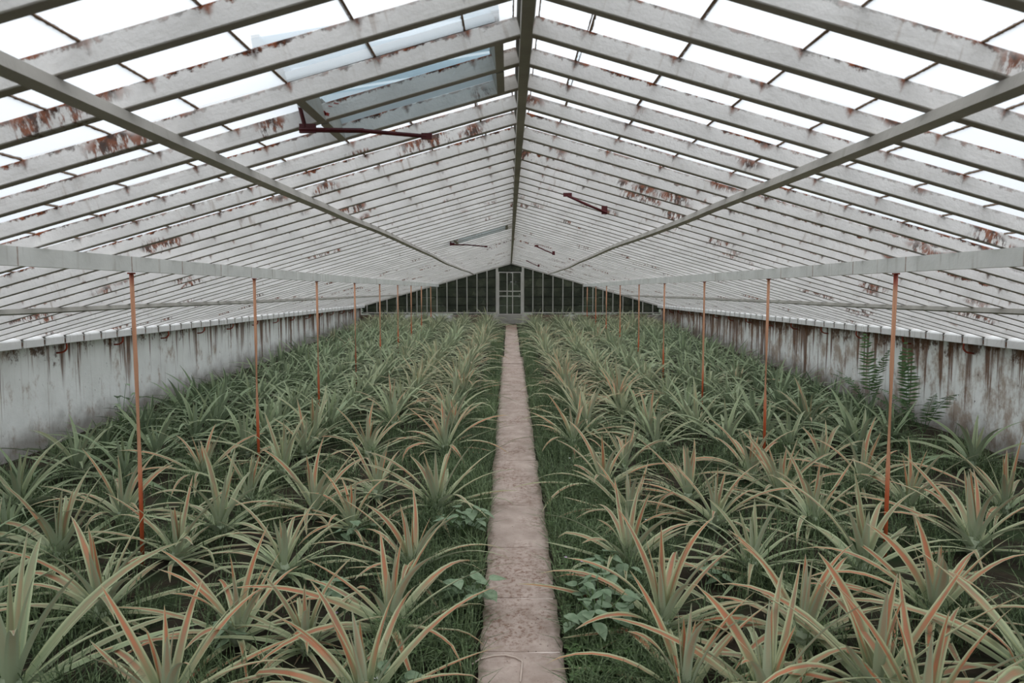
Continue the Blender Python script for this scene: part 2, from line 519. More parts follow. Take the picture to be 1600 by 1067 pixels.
# ------------------------------------------------------------------ mesh helpers
class MB:
    def __init__(s):
        s.v, s.f, s.uv = [], [], []

    def face(s, idx, uv=None):
        s.f.append(tuple(idx))
        s.uv.append(uv or [(0.5, 0.5)] * len(idx))

    def box(s, x0, x1, y0, y1, z0, z1, mat=None, uvx=False):
        b = len(s.v)
        P = [(x, y, z) for x in (x0, x1) for y in (y0, y1) for z in (z0, z1)]
        for p in P:
            s.v.append(tuple(mat @ Vector(p)) if mat is not None else p)
        U = [(0, 0), (0, 0), (0, 1), (0, 1), (1, 0), (1, 0), (1, 1), (1, 1)]
        for q in ((0, 1, 3, 2), (4, 6, 7, 5), (0, 4, 5, 1), (2, 3, 7, 6), (0, 2, 6, 4), (1, 5, 7, 3)):
            s.face([b + i for i in q], [U[i] for i in q])

    def tube(s, pts, r, n=8, cap=True):
        pts = [Vector(p) for p in pts]
        rr = r if isinstance(r, (list, tuple)) else [r] * len(pts)
        base = len(s.v)
        up = Vector((0, 0, 1))
        for i, p in enumerate(pts):
            t = (pts[min(i + 1, len(pts) - 1)] - pts[max(i - 1, 0)]).normalized()
            a = t.cross(up)
            if a.length < 1e-3:
                a = t.cross(Vector((0, 1, 0)))
            a.normalize()
            b = t.cross(a)
            for k in range(n):
                th = 2 * PI * k / n
                s.v.append(tuple(p + (a * math.cos(th) + b * math.sin(th)) * rr[i]))
        for i in range(len(pts) - 1):
            for k in range(n):
                k2 = (k + 1) % n
                s.face([base + i * n + k, base + (i + 1) * n + k, base + (i + 1) * n + k2, base + i * n + k2])
        if cap:
            s.face([base + k for k in range(n)])
            s.face([base + (len(pts) - 1) * n + k for k in reversed(range(n))])

    def prism(s, poly, y0, y1):
        """polygon in x,z extruded along y; uv v runs 0..1 from its bottom to its top"""
        b = len(s.v)
        n = len(poly)
        zs = [p[1] for p in poly]
        lo, hi = min(zs), max(zs)
        for y in (y0, y1):
            for x, z in poly:
                s.v.append((x, y, z))
        t = [(0.5, (z - lo) / max(1e-6, hi - lo)) for z in zs]
        s.face([b + i for i in range(n)], t)
        s.face([b + n + i for i in reversed(range(n))], list(reversed(t)))
        for i in range(n):
            j = (i + 1) % n
            s.face([b + j, b + i, b + n + i, b + n + j], [t[j], t[i], t[i], t[j]])

    def mesh(s, name, mat, smooth=False):
        me = bpy.data.meshes.new(name)
        me.from_pydata(s.v, [], s.f)
        ul = me.uv_layers.new(name='UVMap')
        flat = [c for f in s.uv for uv in f for c in uv]
        ul.data.foreach_set('uv', flat)
        if mat:
            me.materials.append(mat)
        if smooth:
            me.polygons.foreach_set('use_smooth', [True] * len(me.polygons))
        me.update()
        return me


def add(name, me, parent=None, loc=None, rot=None, scale=None):
    o = bpy.data.objects.new(name, me)
    COL.objects.link(o)
    if loc is not None:
        o.location = loc
    if rot is not None:
        o.rotation_euler = rot
    if scale is not None:
        o.scale = (scale,) * 3 if isinstance(scale, (int, float)) else scale
    if parent is not None:
        o.parent = parent
    return o


def tag(o, label, cat=None, group=None, kind=None):
    o['label'] = label
    if cat:
        o['category'] = cat
    if group:
        o['group'] = group
    if kind:
        o['kind'] = kind
    return o


def bevel(o, wd, seg=2):
    md = o.modifiers.new('bevel', 'BEVEL')
    md.width = wd
    md.segments = seg
    md.limit_method = 'ANGLE'
    return o


ORD = ['first', 'second', 'third', 'fourth', 'fifth', 'sixth', 'seventh', 'eighth', 'ninth', 'tenth', 'eleventh', 'twelfth', 'thirteenth',
       'fourteenth', 'fifteenth', 'sixteenth', 'seventeenth', 'eighteenth', 'nineteenth', 'twentieth', 'twenty-first', 'twenty-second',
       'twenty-third', 'twenty-fourth', 'twenty-fifth', 'twenty-sixth', 'twenty-seventh', 'twenty-eighth', 'twenty-ninth', 'thirtieth',
       'thirty-first', 'thirty-second', 'thirty-third', 'thirty-fourth', 'thirty-fifth', 'thirty-sixth', 'thirty-seventh', 'thirty-eighth',
       'thirty-ninth', 'fortieth']

# ------------------------------------------------------------------ floor and outside ground
NX, NY = 44, 120
mb = MB()
for j in range(NY + 1):
    for i in range(NX + 1):
        x = -4.6 + 9.2 * i / NX
        y = -5.0 + 25.6 * j / NY
        mb.v.append((x, y, gz(x, y) + NR.uniform(-.008, .008) - (0.01 if abs(x) < 0.3 else 0)))
for j in range(NY):
    for i in range(NX):
        a = j * (NX + 1) + i
        mb.face((a, a + 1, a + NX + 2, a + NX + 1))
tag(add('floor', mb.mesh('floor', M['soil'], True)), 'dark damp soil bed of the greenhouse under the plants', kind='structure')
mb = MB()
for p in ((-40, -40), (40, -40), (40, 60), (-40, 60)):
    mb.v.append((p[0], p[1], GS * p[1] - 0.12))
mb.face((0, 1, 2, 3))
tag(add('ground', mb.mesh('ground', M['hedge'])), 'green ground outside around the greenhouse', kind='structure')

# ------------------------------------------------------------------ roof
roof = add('ceiling', None)
tag(roof, 'low pitched glass roof on rust streaked white rafters', kind='structure')

RD, RW = 0.056, 0.036
mb = MB()
mb.box(0.014, RLEN + 0.02, -RW / 2, RW / 2, 0.0, RD)
raf_me = mb.mesh('rafter', M['rafter'])
LEFT_OPEN = {0: 1.0, 21: 0.35}                     # first rafter index of the open vents on the left side -> how far
for k in range(K0, K1 + 1):
    y = Y0 + BAY * k + RW / 2
    for s in (1, -1):
        dz = NR.uniform(-.004, .004)
        bevel(add('rafter', raf_me, roof, (0, y, RIDGE + dz), (0, ANG + NR.uniform(-.0012, .0012), 0 if s > 0 else PI)), 0.003, 1)

# glass: laps of panes, each laid a little over the one below
P0, PL = 0.168, 0.279
mb = MB()
mb.box(0, PL + 0.012, -BAY / 2 + 0.006, BAY / 2 - 0.006, 0.0, 0.003)
pane_me = mb.mesh('pane', M['pane'])
mb = MB()
mb.box(0, P0 - 0.012, -BAY / 2 + 0.006, BAY / 2 - 0.006, 0.0, 0.003)
pane_top_me = mb.mesh('pane_top', M['pane'])
panes = []
for k in range(K0, K1):
    y = Y0 + BAY * (k + 0.5) + RW / 2
    for s in (1, -1):
        jit = NR.uniform(-.014, .014)
        for j in range(-1, 15):
            st = 0.022 if j < 0 else P0 + PL * j + jit
            if s < 0 and (j <= 1) and any(k in (a, a + 1) for a in LEFT_OPEN):
                continue
            R = Matrix.Translation((0, y, RIDGE)) @ (Matrix.Rotation(PI, 4, 'Z') if s < 0 else Matrix()) @ Matrix.Rotation(ANG, 4, 'Y')
            tilt = Matrix.Rotation(-0.022, 4, 'Y')
            Mx = R @ Matrix.Translation((st, 0, RD - 0.001)) @ tilt
            c = Mx @ Vector((PL / 2, 0, 0))
            d = c - CAM
            vis = 0.0
            if d.y > 0.3:
                px, py = d.x / d.y * F, d.z / d.y * F
                if abs(px) < 900 and py < 520:
                    nrm = (R.to_3x3() @ Vector((0, 0, 1)))
                    gap = max(0.0, abs(d.z / d.y) * (BAY - RW) - RD * 1.0)
                    vis = gap * PL / d.y ** 2 * (1 if j >= 0 else 0.4)
            panes.append((vis, j < 0, Mx))
panes.sort(key=lambda t: -t[0])
rest = MB()
for i, (vis, top, Mx) in enumerate(panes):
    if i < 296 and vis > 0:
        o = add('pane', pane_top_me if top else pane_me, roof)
        o.matrix_world = Mx
    else:
        rest.box(0, (P0 - 0.012) if top else (PL + 0.012), -BAY / 2 + 0.006, BAY / 2 - 0.006, 0, 0.003, Mx)
tag(add('pane_field', rest.mesh('pane_field', M['pane']), roof), 'far whitewashed roof glass', kind='stuff')

# ridge beam and ridge cap
mb = MB()
mb.box(-0.017, 0.017, Y0 + BAY * K0, YG, -0.028, 0.072)
add('ridge_beam', mb.mesh('ridge_beam', M['ridge']), roof, (0, 0, RIDGE))
mb = MB()
mb.v += [(-.1, 0, .062), (0, 0, .092), (.1, 0, .062), (-.1, 1, .062), (0, 1, .092), (.1, 1, .062),
         (-.1, 0, .068), (0, 0, .098), (.1, 0, .068), (-.1, 1, .068), (0, 1, .098), (.1, 1, .068)]
for q in ((0, 1, 4, 3), (1, 2, 5, 4), (6, 9, 10, 7), (7, 10, 11, 8), (0, 3, 9, 6), (2, 8, 11, 5), (0, 6, 7, 1), (1, 7, 8, 2), (3, 4, 10, 9), (4, 5, 11, 10)):
    mb.face(q)
add('ridge_cap', mb.mesh('ridge_cap', M['lidbar']), roof, (0, Y0 + BAY * K0, RIDGE), None, (0.28, YG - Y0 - BAY * K0, 1))


# purlins under the rafters, slightly sagging like the old timber they are
def purlin(xc, wd, dp, mat, sag, name='purlin', up=0.0):
    for s in (-1, 1):
        mb = MB()
        ys = np.linspace(Y0 + BAY * K0, YG - 0.01, 46)
        ph = NR.uniform(0, 6)
        n = len(ys)
        for y in ys:
            dxx = sag * math.sin(y * 0.55 + ph) * min(1, y / 6.0 if y > 0 else 0)
            dzz = sag * 0.5 * math.sin(y * 0.8 + ph * 2) * (1 if y > 4 else 0.3)
            cx, cz = s * (xc + dxx), roof_z(xc + dxx) - up - abs(dzz)
            t = -s * ANG * (0.0 if dp > 0.06 else 1.0)
            for ax, az in ((-wd / 2, -dp), (wd / 2, -dp), (wd / 2, 0), (-wd / 2, 0)):
                mb.v.append((cx + ax * math.cos(t) - az * math.sin(t), y, cz + ax * math.sin(t) + az * math.cos(t)))
        for i in range(n - 1):
            for a in range(4):
                b = (a + 1) % 4
                mb.face((i * 4 + a, i * 4 + b, (i + 1) * 4 + b, (i + 1) * 4 + a))
        mb.face((3, 2, 1, 0))
        mb.face(tuple((n - 1) * 4 + a for a in range(4)))
        add(name, mb.mesh(name, mat), roof)


purlin(1.06, 0.034, 0.033, M['purlin'], 0.018, up=0.002)
purlin(2.06, 0.040, 0.078, M['plate'], 0.006, up=0.006)
purlin(3.10, 0.036, 0.030, M['ridge'], 0.008, up=0.004)

# ------------------------------------------------------------------ side walls with eave blocks and red hooks
mb = MB()
mb.box(-0.06, 0.06, -BAY / 2 + 0.012, BAY / 2 - 0.012, -0.060, 0.0)
# lower the inner top edge to a rounded shoulder
blk = MB()
L0, L1 = -BAY / 2 + 0.013, BAY / 2 - 0.013
prof = [(-.06, -.062), (.07, -.062), (.07, .012), (.0, .03), (-.045, .022), (-.06, .006)]
for y in (L0, L1):
    for x, z in prof:
        yy = y
        blk.v.append((x, yy, z))
n = len(prof)
blk.face([i for i in range(n)])
blk.face([n + i for i in reversed(range(n))])
for i in range(n):
    j = (i + 1) % n
    blk.face((j, i, n + i, n + j))
blk_me = blk.mesh('eave_block', M['eave'])

hook_mb = MB()
pts = [(-.005, 0, .03), (-.005, 0, -.04)] + [(0.06 - 0.065 * math.cos(a), 0, -.04 - .05 * math.sin(a)) for a in np.linspace(0.25, 1.45, 6)] + [(0.115, 0, -.092)]
hook_mb.tube(pts, 0.0085, 7)
hook_me = hook_mb.mesh('hook', M['hook'], True)

YB = Y0 + BAY * K0
for s, nm in ((-1, 'wall_left'), (1, 'wall_right')):
    mb = MB()
    x0, x1 = sorted((s * 4.26, s * 4.42))
    segs = 60
    mb.box(x0, x1, YB, YG + 0.1, -0.4, 1.19)
    wl = add(nm, mb.mesh(nm, M['wall']))
    tag(wl, 'low whitewashed side wall streaked with %s' % ('dark rust runs' if s > 0 else 'rust under the eave'), kind='structure')
    mb = MB()
    x0, x1 = sorted((s * 4.148, s * 4.30))
    mb.box(x0, x1, Y0 + BAY * K0, YG, 1.185, 1.222)
    add('eave_plate', mb.mesh('eave_plate', M['joint']), wl)
    for k in range(K0, K1):
        y = Y0 + BAY * (k + 0.5) + RW / 2
        bevel(add('eave_block', blk_me, wl, (s * 4.20, y, 1.232 + NR.uniform(-.002, .002)), (0, 0, 0 if s > 0 else PI)), 0.005, 2)
    for i in range(15):
        y = 4.5 + 1.0 * i + NR.uniform(-.04, .04)
        add('hook', hook_me, wl, (s * 4.17, y, 1.175), (0, NR.uniform(-.1, .1), 0 if s > 0 else PI))

# ------------------------------------------------------------------ far gable with its door
wb = add('wall_back', None)
tag(wb, 'far glazed gable of dark dirty panes between pale bars', kind='structure')
DX0, DX1 = -0.40, 0.33
mb = MB()
mb.box(-4.4, DX0, YG - 0.02, YG + 0.14, -0.2, 0.965)
mb.box(DX1, 4.4, YG - 0.02, YG + 0.14, -0.2, 0.965)
add('base_wall', mb.mesh('base_wall', M['wall']), wb)
mb = MB()
mb.box(-4.2, DX0, YG - 0.03, YG + 0.03, 1.005, 1.04)
mb.box(DX1, 4.2, YG - 0.03, YG + 0.03, 1.005, 1.04)
add('bottom_rail', mb.mesh('bottom_rail', M['mullion']), wb)
ROWS = [1.04, 1.226, 1.46, 1.73, 2.0, 2.27, 2.45]


def mullion(x, wd, z0=1.0):
    zt = roof_z(x) + 0.01
    if zt < z0 + 0.03:
        return
    mb = MB()
    mb.box(x - wd / 2, x + wd / 2, YG - 0.022, YG + 0.022, z0, zt)
    add('mullion', mb.mesh('mullion', M['mullion']), wb)


def gpanes(xa, xb, rows, parent, zlim=True):
    for z0, z1 in zip(rows[:-1], rows[1:]):
        a1 = min(z1 - 0.006, roof_z(xa)) if zlim else z1 - 0.006
        b1 = min(z1 - 0.006, roof_z(xb)) if zlim else z1 - 0.006
        if a1 < z0 + 0.015 and b1 < z0 + 0.015:
            continue
        poly = [(xa, z0), (xb, z0)]
        xk = None
        if xa < 0 < xb and z1 > roof_z(0):
            poly += [(xb, max(b1, z0 + .004)), (0, roof_z(0)), (xa, max(a1, z0 + .004))]
        else:
            poly += [(xb, max(b1, z0 + .004)), (xa, max(a1, z0 + .004))]
        mb = MB()
        mb.prism(poly, YG - 0.003, YG + 0.002)
        add('pane', mb.mesh('pane', M['gpane']), parent)


xs_l = [DX0 - 0.283 * i for i in range(14)]
xs_r = [DX1 + 0.283 * i for i in range(14)]
for xs in (xs_l, xs_r):
    for i, x in enumerate(xs):
        if abs(x) < 4.18:
            mullion(x, 0.066 if i == 0 else 0.024, 0.75 if i == 0 else 1.0)
        x2 = xs[i + 1] if i + 1 < len(xs) else math.copysign(4.2, x)
        a, b = sorted((x, x2))
        gpanes(a + 0.012, b - 0.012, ROWS, wb)
mb = MB()
for s in (-1, 1):                                                 # sloping top bar under the last rafters
    R = Matrix.Translation((0, YG - 0.02, RIDGE - 0.012)) @ (Matrix.Rotation(PI, 4, 'Z') if s < 0 else Matrix()) @ Matrix.Rotation(ANG, 4, 'Y')
    mb.box(0, RLEN, -0.012, 0.012, -0.02, 0.012, R)
add('verge_bar', mb.mesh('verge_bar', M['ridge']), wb)

dr = add('door_1', None, None, (0, 0, 0))
tag(dr, 'glazed gable door with thin pale cross bars at the end of the path', kind='structure')
for x, wd in ((DX0 + 0.048, 0.03), (-0.115, 0.024), (0.04, 0.024), (DX1 - 0.048, 0.03)):
    mb = MB()
    mb.box(x - wd / 2, x + wd / 2, YG - 0.02, YG + 0.014, 0.97, 2.16)
    add('stile', mb.mesh('stile', M['mullion']), dr)
for z in (2.165, 1.635, 1.497, 0.985):
    mb = MB()
    mb.box(DX0 + 0.034, DX1 - 0.034, YG - 0.017, YG + 0.012, z - 0.012, z + 0.012)
    add('rail', mb.mesh('rail', M['mullion']), dr)
for a, b in ((DX0 + .06, -.127), (-.103, .028), (.052, DX1 - .06)):
    gpanes(a, b, [0.997, 1.235, 1.485, 1.625, 1.90, 2.153], dr, False)
gpanes(DX0 + .04, -.13, [2.177, 2.46], dr)
gpanes(-.125, .10, [2.177, 2.46], dr)
gpanes(.105, DX1 - .04, [2.177, 2.46], dr)
mb = MB()
mb.box(DX0 + 0.034, DX1 - 0.034, YG - 0.05, YG + 0.1, 0.6, 0.972)
add('threshold', mb.mesh('threshold', M['concrete']), dr)
mb = MB()
mb.tube([(0.23, YG - .03, 1.56), (0.23, YG - .06, 1.56), (0.23, YG - .06, 1.46), (0.23, YG - .03, 1.46)], 0.008, 6)
add('handle', mb.mesh('handle', M['ridge']), dr)

# ------------------------------------------------------------------ stone path
path = add('path', None)
tag(path, 'straight path of worn concrete slabs between the plant beds', kind='structure')
joints = [0.6, 1.2, 1.75, 2.3] + [gpt(800, q, 0.02)[1] for q in (1018, 934, 855, 789, 744, 719, 689, 658, 638, 629, 611, 596, 584, 572)] + [11.62]
far_j = [12.42, 13.2, 13.9, 14.7, 15.5, 16.3, 17.1, 17.9, 18.7, 19.3]


def slab(y0, y1, hw, lift=0.022):
    mb = MB()
    nx, ny = 7, 7
    y0 += 0.0045
    y1 -= 0.0045
    tlt = NR.uniform(-.0015, .0015)
    ex = NR.uniform(-.008, .008, (2, ny + 1))
    ey = NR.uniform(-.003, .003, (2, nx + 1))
    for j in range(ny + 1):
        for i in range(nx + 1):
            fx, fy = i / nx, j / ny
            x = -hw + 2 * hw * fx + (ex[0, j] if i == 0 else ex[1, j] if i == nx else 0)
            y = y0 + (y1 - y0) * fy + (ey[0, i] if j == 0 else ey[1, i] if j == ny else 0)
            rim = 0.003 if i in (0, nx) or j in (0, ny) else 0
            mb.v.append((x, y, GS * y + lift + tlt * (fx - .5) * 4 - rim + NR.uniform(-.001, .001)))
    for j in range(ny):
        for i in range(nx):
            a = j * (nx + 1) + i
            mb.face((a, a + 1, a + nx + 2, a + nx + 1))
    ring = [i for i in range(nx + 1)] + [(j + 1) * (nx + 1) - 1 for j in range(1, ny + 1)] + \
           [ny * (nx + 1) + i for i in reversed(range(nx))] + [j * (nx + 1) for j in reversed(range(1, ny))]
    b = len(mb.v)
    for r in ring:
        x, y, z = mb.v[r]
        mb.v.append((x, y, z - 0.06))
    for i in range(len(ring)):
        j = (i + 1) % len(ring)
        mb.face((ring[j], ring[i], b + i, b + j))
    me = mb.mesh('slab', M['slab'], False)
    return add('slab', me, path)


for a, b in zip(joints[:-1], joints[1:]):
    slab(a, b, 0.178 + NR.uniform(-.004, .004))
slab(11.62, 12.42, 0.225, 0.03)
for a, b in zip(far_j[:-1], far_j[1:]):
    slab(a, b, 0.145 + NR.uniform(-.005, .005), 0.018)
mb = MB()
mb.v += [(x, y, GS * y + z) for y in (0.6, 12.2) for x in (-.165, .165) for z in (-.06, .0158)]
for q in ((0, 1, 3, 2), (4, 6, 7, 5), (0, 4, 5, 1), (2, 3, 7, 6), (0, 2, 6, 4), (1, 5, 7, 3)):
    mb.face(q)
add('mortar', mb.mesh('mortar', M['mortar']), path)
# pale string lying on the nearest slab
pix = [(738, 1047), (750, 1039), (772, 1034), (790, 1033), (806, 1037), (816, 1043), (815, 1056), (813, 1075)]
pts = []
for px, py in pix:
    x, y = gpt(px, py)
    pts.append((x, y, GS * y + 0.027))
mb = MB()
mb.tube(pts, 0.0032, 6)
tag(add('string', mb.mesh('string', M['string'], True)), 'pale bent string lying on the nearest path slab', 'string')

# ------------------------------------------------------------------ orange support poles
posts_l = [3.785, 5.60, 7.41, 9.22, 11.0, 12.77, 14.5, 16.2, 18.1]
posts_r = [3.87, 5.77, 7.67, 9.64, 11.54, 13.5, 15.4, 17.3, 19.2]
for s, ps in ((-1, posts_l), (1, posts_r)):
    for i, y in enumerate(ps):
        x = s * 2.07
        z0 = gz(x, y) - 0.05
        top = roof_z(2.07) - 0.006 - 0.084
        mb = MB()
        h = top - z0
        lean = NR.uniform(-.006, .006)
        mb.tube([(0, 0, 0), (lean, 0, h * .35), (lean * .6, 0.004, h * .7), (0, 0, h)], 0.0115, 8)
        e = add('support_pole', None, None, (x, y, z0))
        add('pole', mb.mesh('pole', M['pole'], True), e)
        mb = MB()
        mb.box(-.014, .014, -.016, .016, h - .004, h + .004)
        add('top_plate', mb.mesh('top_plate', M['hook']), e)
        tag(e, 'thin orange painted support pole, %s from the camera on the %s side of path' % (ORD[i], 'left' if s < 0 else 'right'),
            'pole', 'orange poles under the purlins')


# ------------------------------------------------------------------ roof vents with red stays
def slope_pt(s, x, up):
    """point at horizontal distance x on side s, up metres above the rafter underside"""
    return Vector((s * x, 0, roof_z(x) + up))


def open_vent(k, opening, label):
    y0 = Y0 + BAY * k + RW
    y1 = Y0 + BAY * (k + 2)
    e = add('roof_vent', None, None, (0, 0, 0))
    tag(e, label, 'roof vent', 'open vents in the left roof slope')
    s = -1
    for xx in (0.085, 0.715):                                     # header boards closing the opening
        mb = MB()
        for i in range(2):
            R = Matrix.Translation((0, Y0 + BAY * (k + i + .5) + RW / 2, RIDGE)) @ Matrix.Rotation(PI, 4, 'Z') @ Matrix.Rotation(ANG, 4, 'Y')
            mb.box(xx - .014, xx + .014, -BAY / 2 + RW / 2, BAY / 2 - RW / 2, -.002 if xx > .5 else 0.0, RD + .03, R)
        add('header', mb.mesh('header', M['ridge']), e)
    R = Matrix.Translation((0, (y0 + y1) / 2, RIDGE)) @ Matrix.Rotation(PI, 4, 'Z') @ Matrix.Rotation(ANG, 4, 'Y')
    for yy in (-BAY, BAY):
        mb = MB()
        mb.box(.08, .73, yy - .012, yy + .012, RD, RD + .03, R)
        add('curb', mb.mesh('curb', M['lidbar']), e)
    lidR = R @ Matrix.Translation((.06, 0, RD + .035)) @ Matrix.Rotation(-0.12 * opening, 4, 'Y')
    mb = MB()
    mb.box(.0, .74, -BAY - .03, BAY + .03, .018, .022, lidR)
    add('lid_sheet', mb.mesh('lid_sheet', M['lid']), e)
    mb = MB()
    for yy in (-BAY - .02, -0.155, -.01, .13, BAY + .02):
        mb.box(.0, .74, yy - .014, yy + .014, -.012, .018, lidR)
    add('lid_rib', mb.mesh('lid_rib', M['lid']), e)
    mb = MB()
    for xx in (.0, .715):
        mb.box(xx, xx + .025, -BAY - .03, BAY + .03, -.012, .03, lidR)
    add('lid_frame', mb.mesh('lid_frame', M['lidbar']), e)
    # red stay: short link from the lid, long handle back below the rafter
    yk = Y0 + BAY * (k + 1)
    mb = MB()
    a = Vector((-.765, yk - .03, roof_z(.765) + .105 * max(.6, opening)))
    b = Vector((-.742, yk - .014, roof_z(.742) - .012))
    c = Vector((-.545, yk - .016, b.z - .006))
    d = Vector((-.33, yk - .02, b.z - .026))
    mb.tube([a, b], 0.007, 7)
    mb.tube([b + Vector((-.02, 0, -.003)), c], 0.0085, 7)
    mb.tube([c - Vector((0.01, 0, 0)), d], 0.0072, 7)
    mb.box(-.02, .035, -.006, .006, -.014, .016, Matrix.Translation(b))
    mb.box(-.018, .018, -.006, .006, -.01, .01, Matrix.Translation(d))
    add('stay', mb.mesh('stay', M['red'], False), e)
    mb = MB()
    f = Y0 + BAY * (k + 1) - 0.0015
    for (px, pz, sx, sz, an) in ((-.705, .045, .016, .007, -.8), (-.685, .028, .013, .008, .5), (-.672, .02, .010, .006, .3), (-.69, .012, .012, .005, .5), (-.64, .047, .01, .002, .1), (-.66, .043, .008, .0015, .2)):
        R2 = Matrix.Translation((px, f, roof_z(abs(px)) + pz)) @ Matrix.Rotation(an, 4, 'Y')
        n = 9
        b0 = len(mb.v)
        for q in range(n):
            r = 1 + .35 * math.sin(q * 2.7 + px * 50)
            mb.v.append(tuple(R2 @ Vector((sx * r * math.cos(q / n * 2 * PI), 0, sz * r * math.sin(q / n * 2 * PI)))))
        mb.face([b0 + q for q in range(n)])
    tag(add('paint_splash', mb.mesh('paint_splash', M['splash']), e), 'red paint daubs on the rafter beside the stay')


open_vent(0, 1.0, 'open roof vent with pale blue lid and long red stay, nearest the camera')
open_vent(21, 0.35, 'open roof vent with red stay far along the roof, near the ridge')
for i, (yk, lab) in enumerate(((5.1, 'nearest'), (10.7, 'middle'), (16.3, 'farthest'))):
    k = round((yk - Y0) / BAY)
    yy = Y0 + BAY * k - 0.012
    mb = MB()
    a = Vector((.36, yy, roof_z(.36) - .003))
    b = Vector((.64, yy - .01, roof_z(.64) - .045))
    mb.tube([a, a.lerp(b, .5) + Vector((0, 0, -.003)), b], 0.009, 7)
    e = add('vent_stay', None, None, (0, 0, 0))
    add('bar', mb.mesh('bar', M['red'], True), e)
    mb = MB()
    mb.box(-.02, .02, -.006, .006, -.008, .05, Matrix.Translation(b + Vector((-.02, .004, 0))))
    mb.box(-.03, .03, -.006, .006, -.006, .02, Matrix.Translation(a))
    add('bracket', mb.mesh('bracket', M['red']), e)
    tag(e, 'dark red stay bar of a closed vent on the right roof slope, %s of three' % lab, 'stay bar', 'vent stays on the right roof slope')

# ------------------------------------------------------------------ pineapple plants


def leaf_geo(mb, L, wd, th0, bend, pw=1.5, twist=0.0, side=0.0, seg=9, cols=5, mat=None, kink=None, chan=0.22):
    """one strap leaf growing from the origin towards +x; the upper face is the inner one"""
    b0 = len(mb.v)
    x = z = 0.0
    ds = L / seg
    for i in range(seg + 1):
        t = i / seg
        th = th0 + bend * t ** pw
        if kink and t > kink[0]:
            th += kink[1] * (t - kink[0]) / (1 - kink[0])
        if i:
            x += math.sin(th) * ds
            z += math.cos(th) * ds
        ww = wd * min(1.0, 0.78 + 1.4 * t) * max(0.02, (1 - t ** 2.1)) ** 0.8
        nx, nz = -math.cos(th), math.sin(th)
        tw = twist * t
        yo = side * t * t * L
        for c in range(cols):
            u = c / (cols - 1) * 2 - 1
            lat = u * ww / 2
            up = abs(u) ** 1.6 * ww * chan * (1 - 0.5 * t)
            yy = lat * math.cos(tw) - up * math.sin(tw)
            uu = lat * math.sin(tw) + up * math.cos(tw)
            v = Vector((x + nx * uu, yo + yy, z + nz * uu))
            mb.v.append(tuple(mat @ v) if mat is not None else tuple(v))
    for i in range(seg):
        for c in range(cols - 1):
            a = b0 + i * cols + c
            q = (a, a + 1, a + cols + 1, a + cols)
            u0, u1 = c / (cols - 1), (c + 1) / (cols - 1)
            v0, v1 = i / seg, (i + 1) / seg
            mb.face((q[3], q[2], q[1], q[0]), [(u0, v1), (u1, v1), (u1, v0), (u0, v0)])


R_ = random.Random(5)


def ring_params(ring, wild=1.0):
    r = R_.uniform
    if ring == 0:
        p = dict(L=r(.26, .42), wd=r(.034, .042), th0=r(.03, .22), bend=r(-.05, .25))
    elif ring == 1:
        p = dict(L=r(.42, .56), wd=r(.038, .048), th0=r(.30, .60), bend=r(.25, .95))
    elif ring == 2:
        p = dict(L=r(.54, .70), wd=r(.035, .044), th0=r(.66, 1.0), bend=r(.65, 1.25))
    elif ring == 3:
        p = dict(L=r(.50, .66), wd=r(.034, .042), th0=r(1.08, 1.28), bend=r(.3, .7))
    else:
        p = dict(L=r(.34, .48), wd=r(.032, .040), th0=r(1.3, 1.45), bend=r(.15, .40))
    p['pw'] = r(1.0, 1.6)
    p['twist'] = r(-.7, .7) if ring else r(-.3, .3)
    p['side'] = r(-.22, .22) if ring else r(-.05, .05)
    if ring in (1, 2, 3) and r(0, 1) < 0.18:
        p['kink'] = (r(.62, .8), r(.6, 1.3))
    return p


COUNT = [4, 5, 8, 8, 3]
leaf_lib = []
for ring in range(5):
    L_ = []
    for q in range(7):
        mb = MB()
        leaf_geo(mb, **ring_params(ring))
        L_.append(mb.mesh('leaf', M['leaf'], True))
    leaf_lib.append(L_)
mb = MB()
mb.tube([(0, 0, -.06), (0, 0, .03), (0, 0, .09)], [.035, .04, .022], 10)
stem_me = mb.mesh('stem', M['leaf'], True)

plant_lib = []
for q in range(14):
    mb = MB()
    ph = R_.uniform(0, 6)
    n = 0
    for ring in range(4):
        for i in range(COUNT[ring] + (1, 2, 2, 0)[ring]):
            ph += 2.39996 + R_.uniform(-.25, .25)
            p = ring_params(ring)
            p['wd'] *= .84
            zb = (.075, .055, .035, .02, .01)[ring]
            mt = Matrix.Rotation(ph, 4, 'Z') @ Matrix.Translation((.012 + .006 * ring, 0, zb)) @ Matrix.Scale(R_.uniform(.88, 1.1), 4)
            leaf_geo(mb, seg=6, cols=3, mat=mt, **p)
    plant_lib.append(mb.mesh('pineapple_plant', M['leaf'], True))

